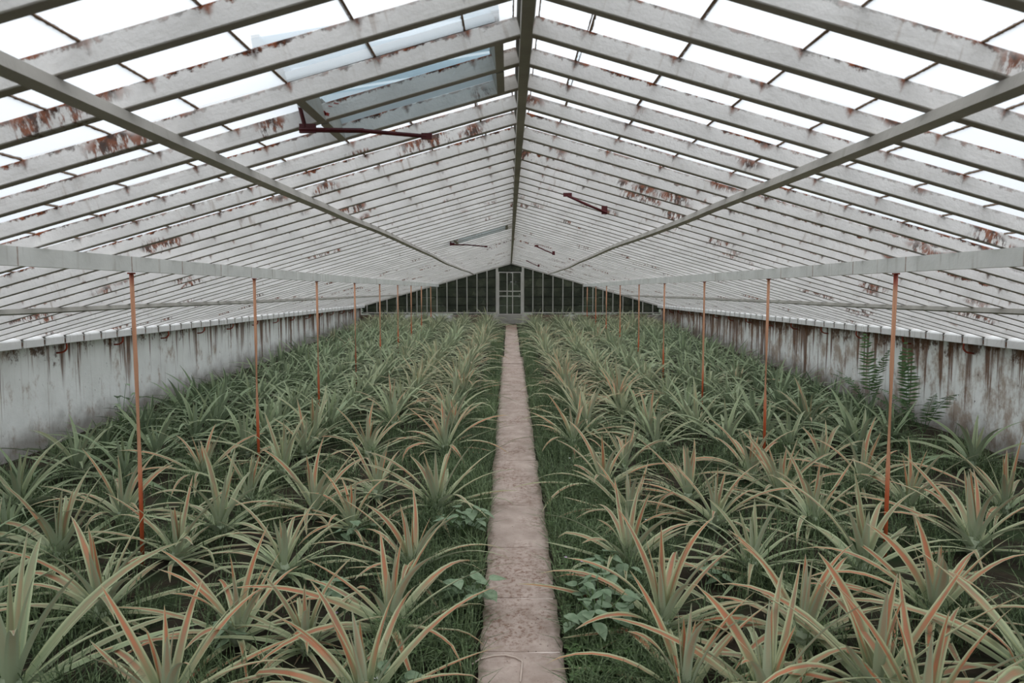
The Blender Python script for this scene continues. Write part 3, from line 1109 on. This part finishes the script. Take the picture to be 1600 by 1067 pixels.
# plants placed after the photograph: pixel of the heart's base, size, redness, darkness
HERO = [
    # left of the path
    (92, 862, 1.05, .42, .35), (160, 950, 1.0, .55, .15), (276, 868, .9, .55, .2), (344, 820, 1.0, .38, .25), (190, 804, .95, .55, .3),
    (372, 985, .86, .95, .0), (18, 1075, 1.25, .35, .25), (262, 1095, .92, .9, .0), (-30, 950, 1.0, .3, .35), (444, 884, .86, .40, .1),
    (612, 980, 1.0, .78, .0), (644, 884, .92, .72, .0), (572, 1095, 1.0, .8, .0), (684, 786, 1.05, .6, .0), (444, 736, 1.0, .35, .15),
    (492, 796, .95, .62, .1), (552, 824, .8, .9, .0), (576, 704, .95, .62, .05), (696, 700, 1.0, .95, .0), (480, 1010, .7, .5, .1),
    (30, 790, 1.0, .3, .55), (318, 742, .95, .7, .25), (120, 730, 1.05, .2, .6), (590, 765, .9, .55, .05), (390, 775, .85, .4, .2),
    # right of the path
    (1036, 972, 1.05, .85, .0), (1256, 984, .98, .92, .0), (1116, 814, .95, .72, .0), (984, 878, .95, .6, .05), (984, 800, .85, .6, .0),
    (944, 760, 1.0, .68, .0), (1076, 774, .95, .66, .05), (1220, 766, 1.0, .62, .1), (1172, 738, .9, .75, .1), (1272, 810, .95, .55, .1),
    (1176, 882, .85, .3, .15), (1072, 1085, .95, .9, .0), (976, 730, .8, .5, .05), (1350, 884, 1.1, .45, .15), (1460, 956, 1.0, .9, .05),
    (1524, 848, 1.1, .68, .1), (1372, 1072, 1.15, .82, .0), (1420, 792, .95, .62, .15), (1348, 750, .95, .62, .2), (1572, 790, 1.0, .6, .25),
    (1620, 1055, 1.2, .65, .05), (1284, 722, .9, .5, .25), (1520, 722, 1.05, .15, .6), (895, 690, .95, .85, .0), (1200, 1100, 1.0, .6, .0),
    (1445, 1130, 1.0, .7, .05),
]
plants = []
for px, py, sz, rd, dk in HERO:
    x, y = gpt(px, py, 0.06 * sz)
    plants.append([x, y, sz, rd, dk])
heroes = [(p[0], p[1]) for p in plants]


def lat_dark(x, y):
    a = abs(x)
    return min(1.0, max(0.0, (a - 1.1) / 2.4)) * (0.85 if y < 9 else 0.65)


PR = random.Random(21)
for s in (-1, 1):
    for c in range(6):
        x0 = .68 + .58 * c
        y = 2.3 + (.3 if c % 2 else 0) + PR.uniform(0, .2)
        while y < 19.3:
            x = s * (x0 + PR.uniform(-.09, .09) - (0.05 if y > 12 and c == 0 else 0))
            yy = y + PR.uniform(-.09, .09)
            near = min(((x - a) ** 2 + (yy - b) ** 2) ** .5 for a, b in heroes)
            inframe = abs((x - CAM.x) / yy * F) < 800 + 0.75 / yy * F
            if near > 0.47 and inframe and (yy > 2.7):
                a = abs(x)
                rd = max(0.05, .60 - .30 * (a - .6) + PR.uniform(-.25, .25))
                if yy > 7:
                    rd = max(0.03, rd - .12)
                if PR.random() < .05:
                    rd = min(1.0, rd + .4)
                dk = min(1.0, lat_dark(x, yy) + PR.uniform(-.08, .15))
                sz = PR.uniform(.84, 1.06) + (.06 if 2.6 < a < 3.2 else -.10 if a > 3.4 else 0)
                plants.append([x, yy, sz, rd, max(0.0, dk)])
            y += .58 if y < 5.5 else .47

# row and order for the labels
for p in plants:
    p.append(min(5, max(0, round((abs(p[0]) - .68) / .60))))
order = {}
for p in sorted(plants, key=lambda p: p[1]):
    key = (p[0] > 0, p[5])
    order[key] = order.get(key, 0) + 1
    p.append(order[key])
plants.sort(key=lambda p: p[1])


def look(rd, dk):
    if dk > .5:
        return 'dark green'
    if rd > .8:
        return 'orange-striped'
    if rd > .55:
        return 'pink-striped'
    if rd > .35:
        return 'faintly striped'
    return 'grey-green'


LIMIT, NEAR = 298, 7.2
far_pack = MB()
PQ = random.Random(3)
n_near = 0
for i, (x, y, sz, rd, dk, row, nth) in enumerate(plants):
    z = gz(x, y)
    side = 'right' if x > 0 else 'left'
    lab = '%s pineapple plant, %s from the camera in the %s row %s of the path' % (look(rd, dk), ORD[min(nth - 1, 39)], ORD[row], side)
    if i >= LIMIT:
        me = plant_lib[i % 14]
        T = Matrix.Translation((x, y, z)) @ Matrix.Rotation(PQ.uniform(0, 6.28), 4, 'Z') @ Matrix.Scale(sz, 4)
        b0 = len(far_pack.v)
        far_pack.v += [tuple(T @ v.co) for v in me.vertices]
        uvd = me.uv_layers[0].data
        for pl in me.polygons:
            far_pack.face([b0 + k for k in pl.vertices], [tuple(uvd[l].uv) for l in pl.loop_indices])
        continue
    if y > NEAR:
        o = add('pineapple_plant', plant_lib[i % 14], None, (x, y, z), (PQ.uniform(-.08, .08), PQ.uniform(-.08, .08), PQ.uniform(0, 6.28)), sz)
        o.color = (rd, dk, 0, 1)
        tag(o, lab, 'plant', 'pineapple plants in the beds')
        continue
    e = add('pineapple_plant', None, None, (x, y, z), (PQ.uniform(-.08, .08), PQ.uniform(-.08, .08), PQ.uniform(0, 6.28)), sz)
    tag(e, lab, 'plant', 'pineapple plants in the beds')
    o = add('stem', stem_me, e)
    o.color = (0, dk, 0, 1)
    ph = PQ.uniform(0, 6)
    n_near += 1
    for ring in range(5):
        for q in range(COUNT[ring]):
            ph += 2.39996 + PQ.uniform(-.25, .25)
            zb = (.075, .055, .035, .02, .012)[ring]
            rr = .012 + .006 * ring
            o = add('leaf', PQ.choice(leaf_lib[ring]), e, (rr * math.cos(ph), rr * math.sin(ph), zb), (0, PQ.uniform(-.1, .1), ph), PQ.uniform(.86, 1.1))
            lr = rd * (1.12 if ring < 2 else .95 if ring == 2 else .7) + PQ.uniform(-.15, .12)
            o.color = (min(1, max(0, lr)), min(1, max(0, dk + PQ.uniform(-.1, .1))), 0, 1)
if far_pack.v:
    o = add('pineapple_foliage', far_pack.mesh('pineapple_foliage', M['leaf'], True))
    o.color = (.3, .45, 0, 1)
    tag(o, 'farthest pineapple plants merging into one green mass before the gable', 'plants', None, 'stuff')

# ------------------------------------------------------------------ grass, litter


def gnz(x, y):
    return GS * y + 0.012 * np.sin(x * 5.1 + y * 1.7) + 0.010 * np.sin(y * 4.3 - x * 2.2)


def blades(name, n_list, mat, hmin, hmax, wmin, wmax, lean):
    xs, ys = [], []
    for n, x0, x1, y0, y1, fall in n_list:
        u = NR.rand(n)
        xs.append(x0 + (x1 - x0) * NR.rand(n))
        ys.append(y0 + (y1 - y0) * u ** fall)
    x = np.concatenate(xs)
    y = np.concatenate(ys)
    clump = np.sin(x * 7.3 + 1.3 * np.sin(y * 3.1)) * np.sin(y * 6.1 + 1.7 * np.sin(x * 4.3)) + .35 * np.sin(x * 23.0) * np.sin(y * 19.0)
    keep = (clump + NR.uniform(-.5, .5, len(x)) > np.where(np.abs(x) < .62, -.55, .22)) & (np.abs((x + .05) / y * F) < 900) & (np.abs(x) > 0.185 + NR.rand(len(x)) * .02)
    x, y = x[keep], y[keep]
    n = len(x)
    h = NR.uniform(hmin, hmax, n)
    wd = NR.uniform(wmin, wmax, n)
    az = NR.uniform(0, 2 * PI, n)
    ln = NR.uniform(0.15, lean, n) * h
    z = gnz(x, y) - .004
    ca, sa = np.cos(az), np.sin(az)
    V = np.zeros((n, 5, 3))
    px_, py_ = -sa * wd / 2, ca * wd / 2
    V[:, 0] = np.stack([x - px_, y - py_, z], 1)
    V[:, 1] = np.stack([x + px_, y + py_, z], 1)
    mx_, my_, mz_ = x + ca * ln * .35, y + sa * ln * .35, z + h * .62
    V[:, 2] = np.stack([mx_ - px_ * .8, my_ - py_ * .8, mz_], 1)
    V[:, 3] = np.stack([mx_ + px_ * .8, my_ + py_ * .8, mz_], 1)
    V[:, 4] = np.stack([x + ca * ln, y + sa * ln, z + h * np.where(ln > .8 * h, .75, 1.0)], 1)
    me = bpy.data.meshes.new(name)
    me.vertices.add(n * 5)
    me.vertices.foreach_set('co', V.reshape(-1))
    base = np.arange(n)[:, None] * 5
    tri = np.concatenate([base + np.array([[0, 1, 3]]), base + np.array([[0, 3, 2]]), base + np.array([[2, 3, 4]])], 1).reshape(-1)
    me.loops.add(len(tri))
    me.loops.foreach_set('vertex_index', tri.astype(np.int32))
    me.polygons.add(n * 3)
    me.polygons.foreach_set('loop_start', np.arange(0, n * 9, 3, dtype=np.int32))
    me.update(calc_edges=True)
    me.materials.append(mat)
    return add(name, me)


g = blades('grass', [(11000, -.62, -.18, 2.2, 9, 1.2), (11000, .18, .64, 2.2, 9, 1.2), (5000, -.42, -.17, 9, 17, 1.1), (5000, .17, .42, 9, 17, 1.1),
                     (60000, -4.1, -.5, 2.1, 10, 1.0), (60000, .5, 4.1, 2.1, 10, 1.0)], M['grass'], .06, .21, .0035, .0085, 1.3)
tag(g, 'thin green grass growing between the pineapple plants and along the path', 'grass', None, 'stuff')
mb = MB()
for i in range(1500):
    y = 2.3 + 6 * R_.random() ** 1.2
    x = R_.uniform(-4, 4)
    if abs(x) < .3:
        continue
    L, wd = R_.uniform(.03, .10), R_.uniform(.006, .016)
    T = Matrix.Translation((x, y, gz(x, y) + .012)) @ Matrix.Rotation(R_.uniform(0, 6.28), 4, 'Z') @ Matrix.Rotation(R_.uniform(-.3, .3), 4, 'Y')
    b0 = len(mb.v)
    for p in ((-L / 2, 0, 0), (0, -wd / 2, .006), (L / 2, 0, .002), (0, wd / 2, .006)):
        mb.v.append(tuple(T @ Vector(p)))
    mb.face((b0, b0 + 1, b0 + 2, b0 + 3))
tag(add('leaf_litter', mb.mesh('leaf_litter', M['litter'])), 'dry brown leaf litter scattered on the soil between plants', 'litter', None, 'stuff')


# ------------------------------------------------------------------ broad-leaved weeds by the path
def heart_leaf(sz):
    mb = MB()
    out = [(0, 0), (.03, .20), (.17, .36), (.38, .38), (.62, .27), (.82, .12), (1.0, 0)]
    left = [(x * sz, y * sz) for x, y in out]
    n = len(left)
    for x, y in left:
        mb.v.append((x, y, .18 * abs(y) - .12 * x * x / sz))
    for x, y in left[1:-1]:
        mb.v.append((x, -y, .18 * abs(y) - .12 * x * x / sz))
    mids = []
    for x in (.15, .45, .75):
        mids.append(len(mb.v))
        mb.v.append((x * sz, 0, -.12 * x * x * sz))
    m0, m1, m2 = mids
    r = lambda i: n + i - 1
    for a in (lambda i: i, lambda i: r(i)):
        fl = [(0, m0, a(2), a(1)), (m0, m1, a(3), a(2)), (m1, m2, a(4), a(3)), (m2, n - 1, a(5), a(4))]
        for q in fl:
            mb.face(q if a(1) == 1 else tuple(reversed(q)))
    return mb.mesh('leaf', M['weed'], True)


weed_leaf = [heart_leaf(s) for s in (.07, .085, .10)]


def weed(px, py, h, n, label, spread=.12, dx=0, xy=None):
    x, y = xy if xy else gpt(px, py)
    e = add('broadleaf_weed', None, None, (x, y, gz(x, y)))
    tag(e, label, 'weed')
    mb = MB()
    tips = []
    nst = max(2, n // 2)
    for i in range(nst):
        a = R_.uniform(0, 6.28)
        r = spread * R_.uniform(.2, 1.0)
        tp = Vector((r * math.cos(a), r * math.sin(a), h * R_.uniform(.6, 1.0)))
        mb.tube([(0, 0, -.01), (tp.x * .3, tp.y * .3, tp.z * .5), tuple(tp)], [.004, .003, .002], 5)
        tips.append(tp)
    add('stem', mb.mesh('stem', M['clover'], True), e)
    for i in range(n):
        tp = tips[i % nst]
        f = 1.0 - .27 * (i // nst)
        pos = Vector((tp.x * (f * .7 + .3), tp.y * (f * .7 + .3), tp.z * max(.25, f)))
        a = 2.4 * i + R_.uniform(-.5, .5)
        o = add('leaf', R_.choice(weed_leaf), e, pos, (R_.uniform(-.25, .25), R_.uniform(-.05, .45), a), R_.uniform(.7, 1.1))


weed(936, 1000, .26, 46, 'large broad-leaved weed beside the path, among clover, right of the slabs', .2)
weed(945, 950, .26, 22, 'broad-leaved weed growing behind the large weed on the right path edge', .16)
weed(726, 850, .26, 30, 'broad-leaved weed at the left path edge under long pineapple leaves', .17)
weed(738, 962, .20, 20, 'small broad-leaved weed touching the left edge of the path', .11)
weed(536, 945, .13, 10, 'small broad-leaved weed among left pineapples, nearer the camera', .13)
weed(545, 850, .13, 8, 'small broad-leaved weed beside the orange left pineapple', .13)
weed(350, 1010, .12, 8, 'small dark weed at the foot of the orange left pineapple', .12)
weed(1110, 905, .10, 9, 'pale broad-leaved weed behind the tall orange-tipped right pineapple', .14)
weed(1140, 985, .09, 6, 'tiny weed between the two orange pineapples right of the path', .1)
weed(610, 1090, .14, 7, 'broad-leaved weed at the bottom edge left of the path', .1)
weed(0, 0, .50, 12, 'leafy weed standing against the whitewashed left wall', .2, xy=(-3.85, 6.85))

# clover carpet
mb = MB()
for i in range(1500):
    if i < 900:
        x, y = gpt(R_.gauss(950, 42), R_.uniform(965, 1080))
    elif i < 1150:
        x, y = gpt(R_.gauss(660, 45), R_.uniform(860, 1060))
    else:
        x, y = gpt(R_.gauss(905, 22), R_.uniform(690, 960))
    if abs(x) < .19:
        continue
    zc = gz(x, y) + R_.uniform(.02, .085)
    az = R_.uniform(0, 6.28)
    for q in range(3):
        a = az + q * 2.09
        r = R_.uniform(.010, .018)
        T = Matrix.Translation((x, y, zc)) @ Matrix.Rotation(a, 4, 'Z') @ Matrix.Rotation(R_.uniform(-.4, .25), 4, 'Y')
        b0 = len(mb.v)
        for p in ((0, 0, 0), (r * .7, -r * .55, .002), (r * 1.25, -r * .3, 0), (r * 1.25, r * .3, 0), (r * .7, r * .55, .002)):
            mb.v.append(tuple(T @ Vector(p)))
        mb.face(range(b0, b0 + 5))
tag(add('clover_foliage', mb.mesh('clover_foliage', M['clover'])), 'low clover patches along the edges of the path', 'clover', None, 'stuff')

# small wild flowers
FL = [(890, 700, 0, 'white flower beside the right path edge, farthest of the flowers there'), (1009, 800, 0, 'white flower between two right pineapples in the second row'),
      (1276, 925, 0, 'white flower on a thin stalk behind the right orange pineapple'), (1521, 955, 0, 'white flower on a tall thin stalk at the right'),
      (884, 872, 1, 'lilac flower beside the path, nearest to the slabs'), (909, 880, 1, 'lilac flower a step right of another lilac flower'),
      (526, 965, 1, 'lilac flower among the leaves left of the path'), (962, 955, 0, 'white flower above the large broad-leaved weed'),
      (588, 1070, 0, 'white flower low at the bottom edge left of the path')]
for px, py, kd, lab in FL:
    x, y = gpt(px, py + 30)
    e = add('wild_flower', None, None, (x, y, gz(x, y)))
    tag(e, 'tiny ' + lab, 'flower', 'small wild flowers')
    h = .09
    mb = MB()
    mb.tube([(0, 0, 0), (.006, .004, h * .5), (0, 0, h)], .0018, 5)
    add('stem', mb.mesh('stem', M['clover']), e)
    mb = MB()
    for q in range(6):
        a = q * PI / 3
        T = Matrix.Translation((0, 0, h)) @ Matrix.Rotation(a, 4, 'Z') @ Matrix.Rotation(-.5, 4, 'Y')
        b0 = len(mb.v)
        for p in ((0, 0, 0), (.006, -.004, 0), (.013, 0, .001), (.006, .004, 0)):
            mb.v.append(tuple(T @ Vector(p)))
        mb.face(range(b0, b0 + 4))
    add('petals', mb.mesh('petals', M['petal2' if kd else 'petal']), e)


# ------------------------------------------------------------------ ferns at the right wall
def fern(x, y, fronds, label):
    e = add('fern', None, None, (x, y, gz(x, y)))
    tag(e, label, 'fern')
    for L, az, tilt, bend in fronds:
        mb = MB()
        pts = []
        px_ = pz_ = 0.0
        N = 26
        for i in range(N + 1):
            t = i / N
            th = tilt + bend * t * t
            px_ += math.sin(th) * L / N
            pz_ += math.cos(th) * L / N
            pts.append((px_, 0, pz_))
        mb.tube(pts, [.004 * (1 - .8 * i / N) for i in range(N + 1)], 4)
        for i in range(6, N):
            t = i / N
            if R_.random() < .08:
                continue
            ll = .085 * math.sin(PI * min(1, (t * 1.05 + .04))) ** .7 * (L / .6)
            d = Vector(pts[min(i + 1, N)]) - Vector(pts[i - 1])
            d.normalize()
            for sg in (-1, 1):
                c = Vector(pts[i])
                side = Vector((R_.uniform(-.25, .25), sg, R_.uniform(-.35, .1))) * .95 + d * .3
                side.normalize()
                wv = d * .0085 * (L / .6)
                b0 = len(mb.v)
                for p in (c - wv * .5, c + side * ll * .5 - wv * .8, c + side * ll + d * .01 + Vector((0, 0, -.012)), c + side * ll * .5 + wv * .9, c + wv * .6):
                    mb.v.append(tuple(p))
                mb.face(range(b0, b0 + 5))
        add('frond', mb.mesh('frond', M['fern']), e, (0, 0, 0), (0, 0, az))


fern(4.02, 7.85, [(.95, 1.7, .10, .25), (.80, -1.2, .15, .5), (.62, 3.0, .5, .9), (.6, 2.2, .5, .8)], 'tall upright green fern against the right wall, farthest of three ferns')
fern(4.06, 7.15, [(.92, 1.55, .06, .3), (.80, 1.9, .12, .2), (.5, -2.2, .6, .9), (.55, 2.8, .7, .8)], 'upright fern against the right wall, middle of three ferns')
fern(3.98, 6.75, [(.72, -1.6, .55, .9), (.62, 2.3, .5, 1.0), (.5, 2.6, .6, .9), (.55, -1.8, .3, .9)], 'arching bushy fern at the foot of the right wall, nearest of three')

# ------------------------------------------------------------------ dark shrubs behind the gable
for i, (x, wdt, h) in enumerate(((-3.9, 2.0, 3.3), (-1.3, 2.0, 3.6), (1.3, 2.0, 3.5), (3.9, 2.0, 3.2))):
    e = add('garden_shrub', None, None, (x, 22.4, GS * 22.4 - .15))
    tag(e, 'dark shrub seen through the dirty gable glass, %s of four across the gable' % ('leftmost', 'second', 'third', 'rightmost')[i], 'shrub', 'shrubs behind the gable')
    mb = MB()
    mb.tube([(0, 0, -.1), (.05, 0, .8), (0, .05, h * .6)], [.09, .07, .04], 8)
    add('trunk', mb.mesh('trunk', M['bark'], True), e)
    mb = MB()
    n1, n2 = 20, 12
    for a in range(n2 + 1):
        for b in range(n1):
            th, ph = PI * a / n2, 2 * PI * b / n1
            k = 1 + .12 * math.sin(3 * ph + a) + R_.uniform(-.05, .05)
            mb.v.append((wdt * .62 * k * math.sin(th) * math.cos(ph), .8 * k * math.sin(th) * math.sin(ph), h * .52 + h * .5 * math.cos(th)))
    for a in range(n2):
        for b in range(n1):
            b2 = (b + 1) % n1
            mb.face((a * n1 + b, (a + 1) * n1 + b, (a + 1) * n1 + b2, a * n1 + b2))
    for q in range(1600):
        th, ph = math.acos(R_.uniform(-1, 1)), R_.uniform(0, 6.28)
        k = R_.uniform(.98, 1.15)
        c = Vector((wdt * .62 * k * math.sin(th) * math.cos(ph), .8 * k * math.sin(th) * math.sin(ph), h * .52 + h * .5 * k * math.cos(th)))
        T = Matrix.Translation(c) @ Matrix.Rotation(R_.uniform(0, 6.28), 4, 'Z') @ Matrix.Rotation(R_.uniform(-1.2, 1.2), 4, 'X')
        b0 = len(mb.v)
        for p in ((-.07, 0, 0), (0, -.03, .01), (.07, 0, 0), (0, .03, .01)):
            mb.v.append(tuple(T @ Vector(p)))
        mb.face(range(b0, b0 + 4))
    add('foliage', mb.mesh('foliage', M['hedge']), e)

print('plants', len(plants), 'near', n_near)
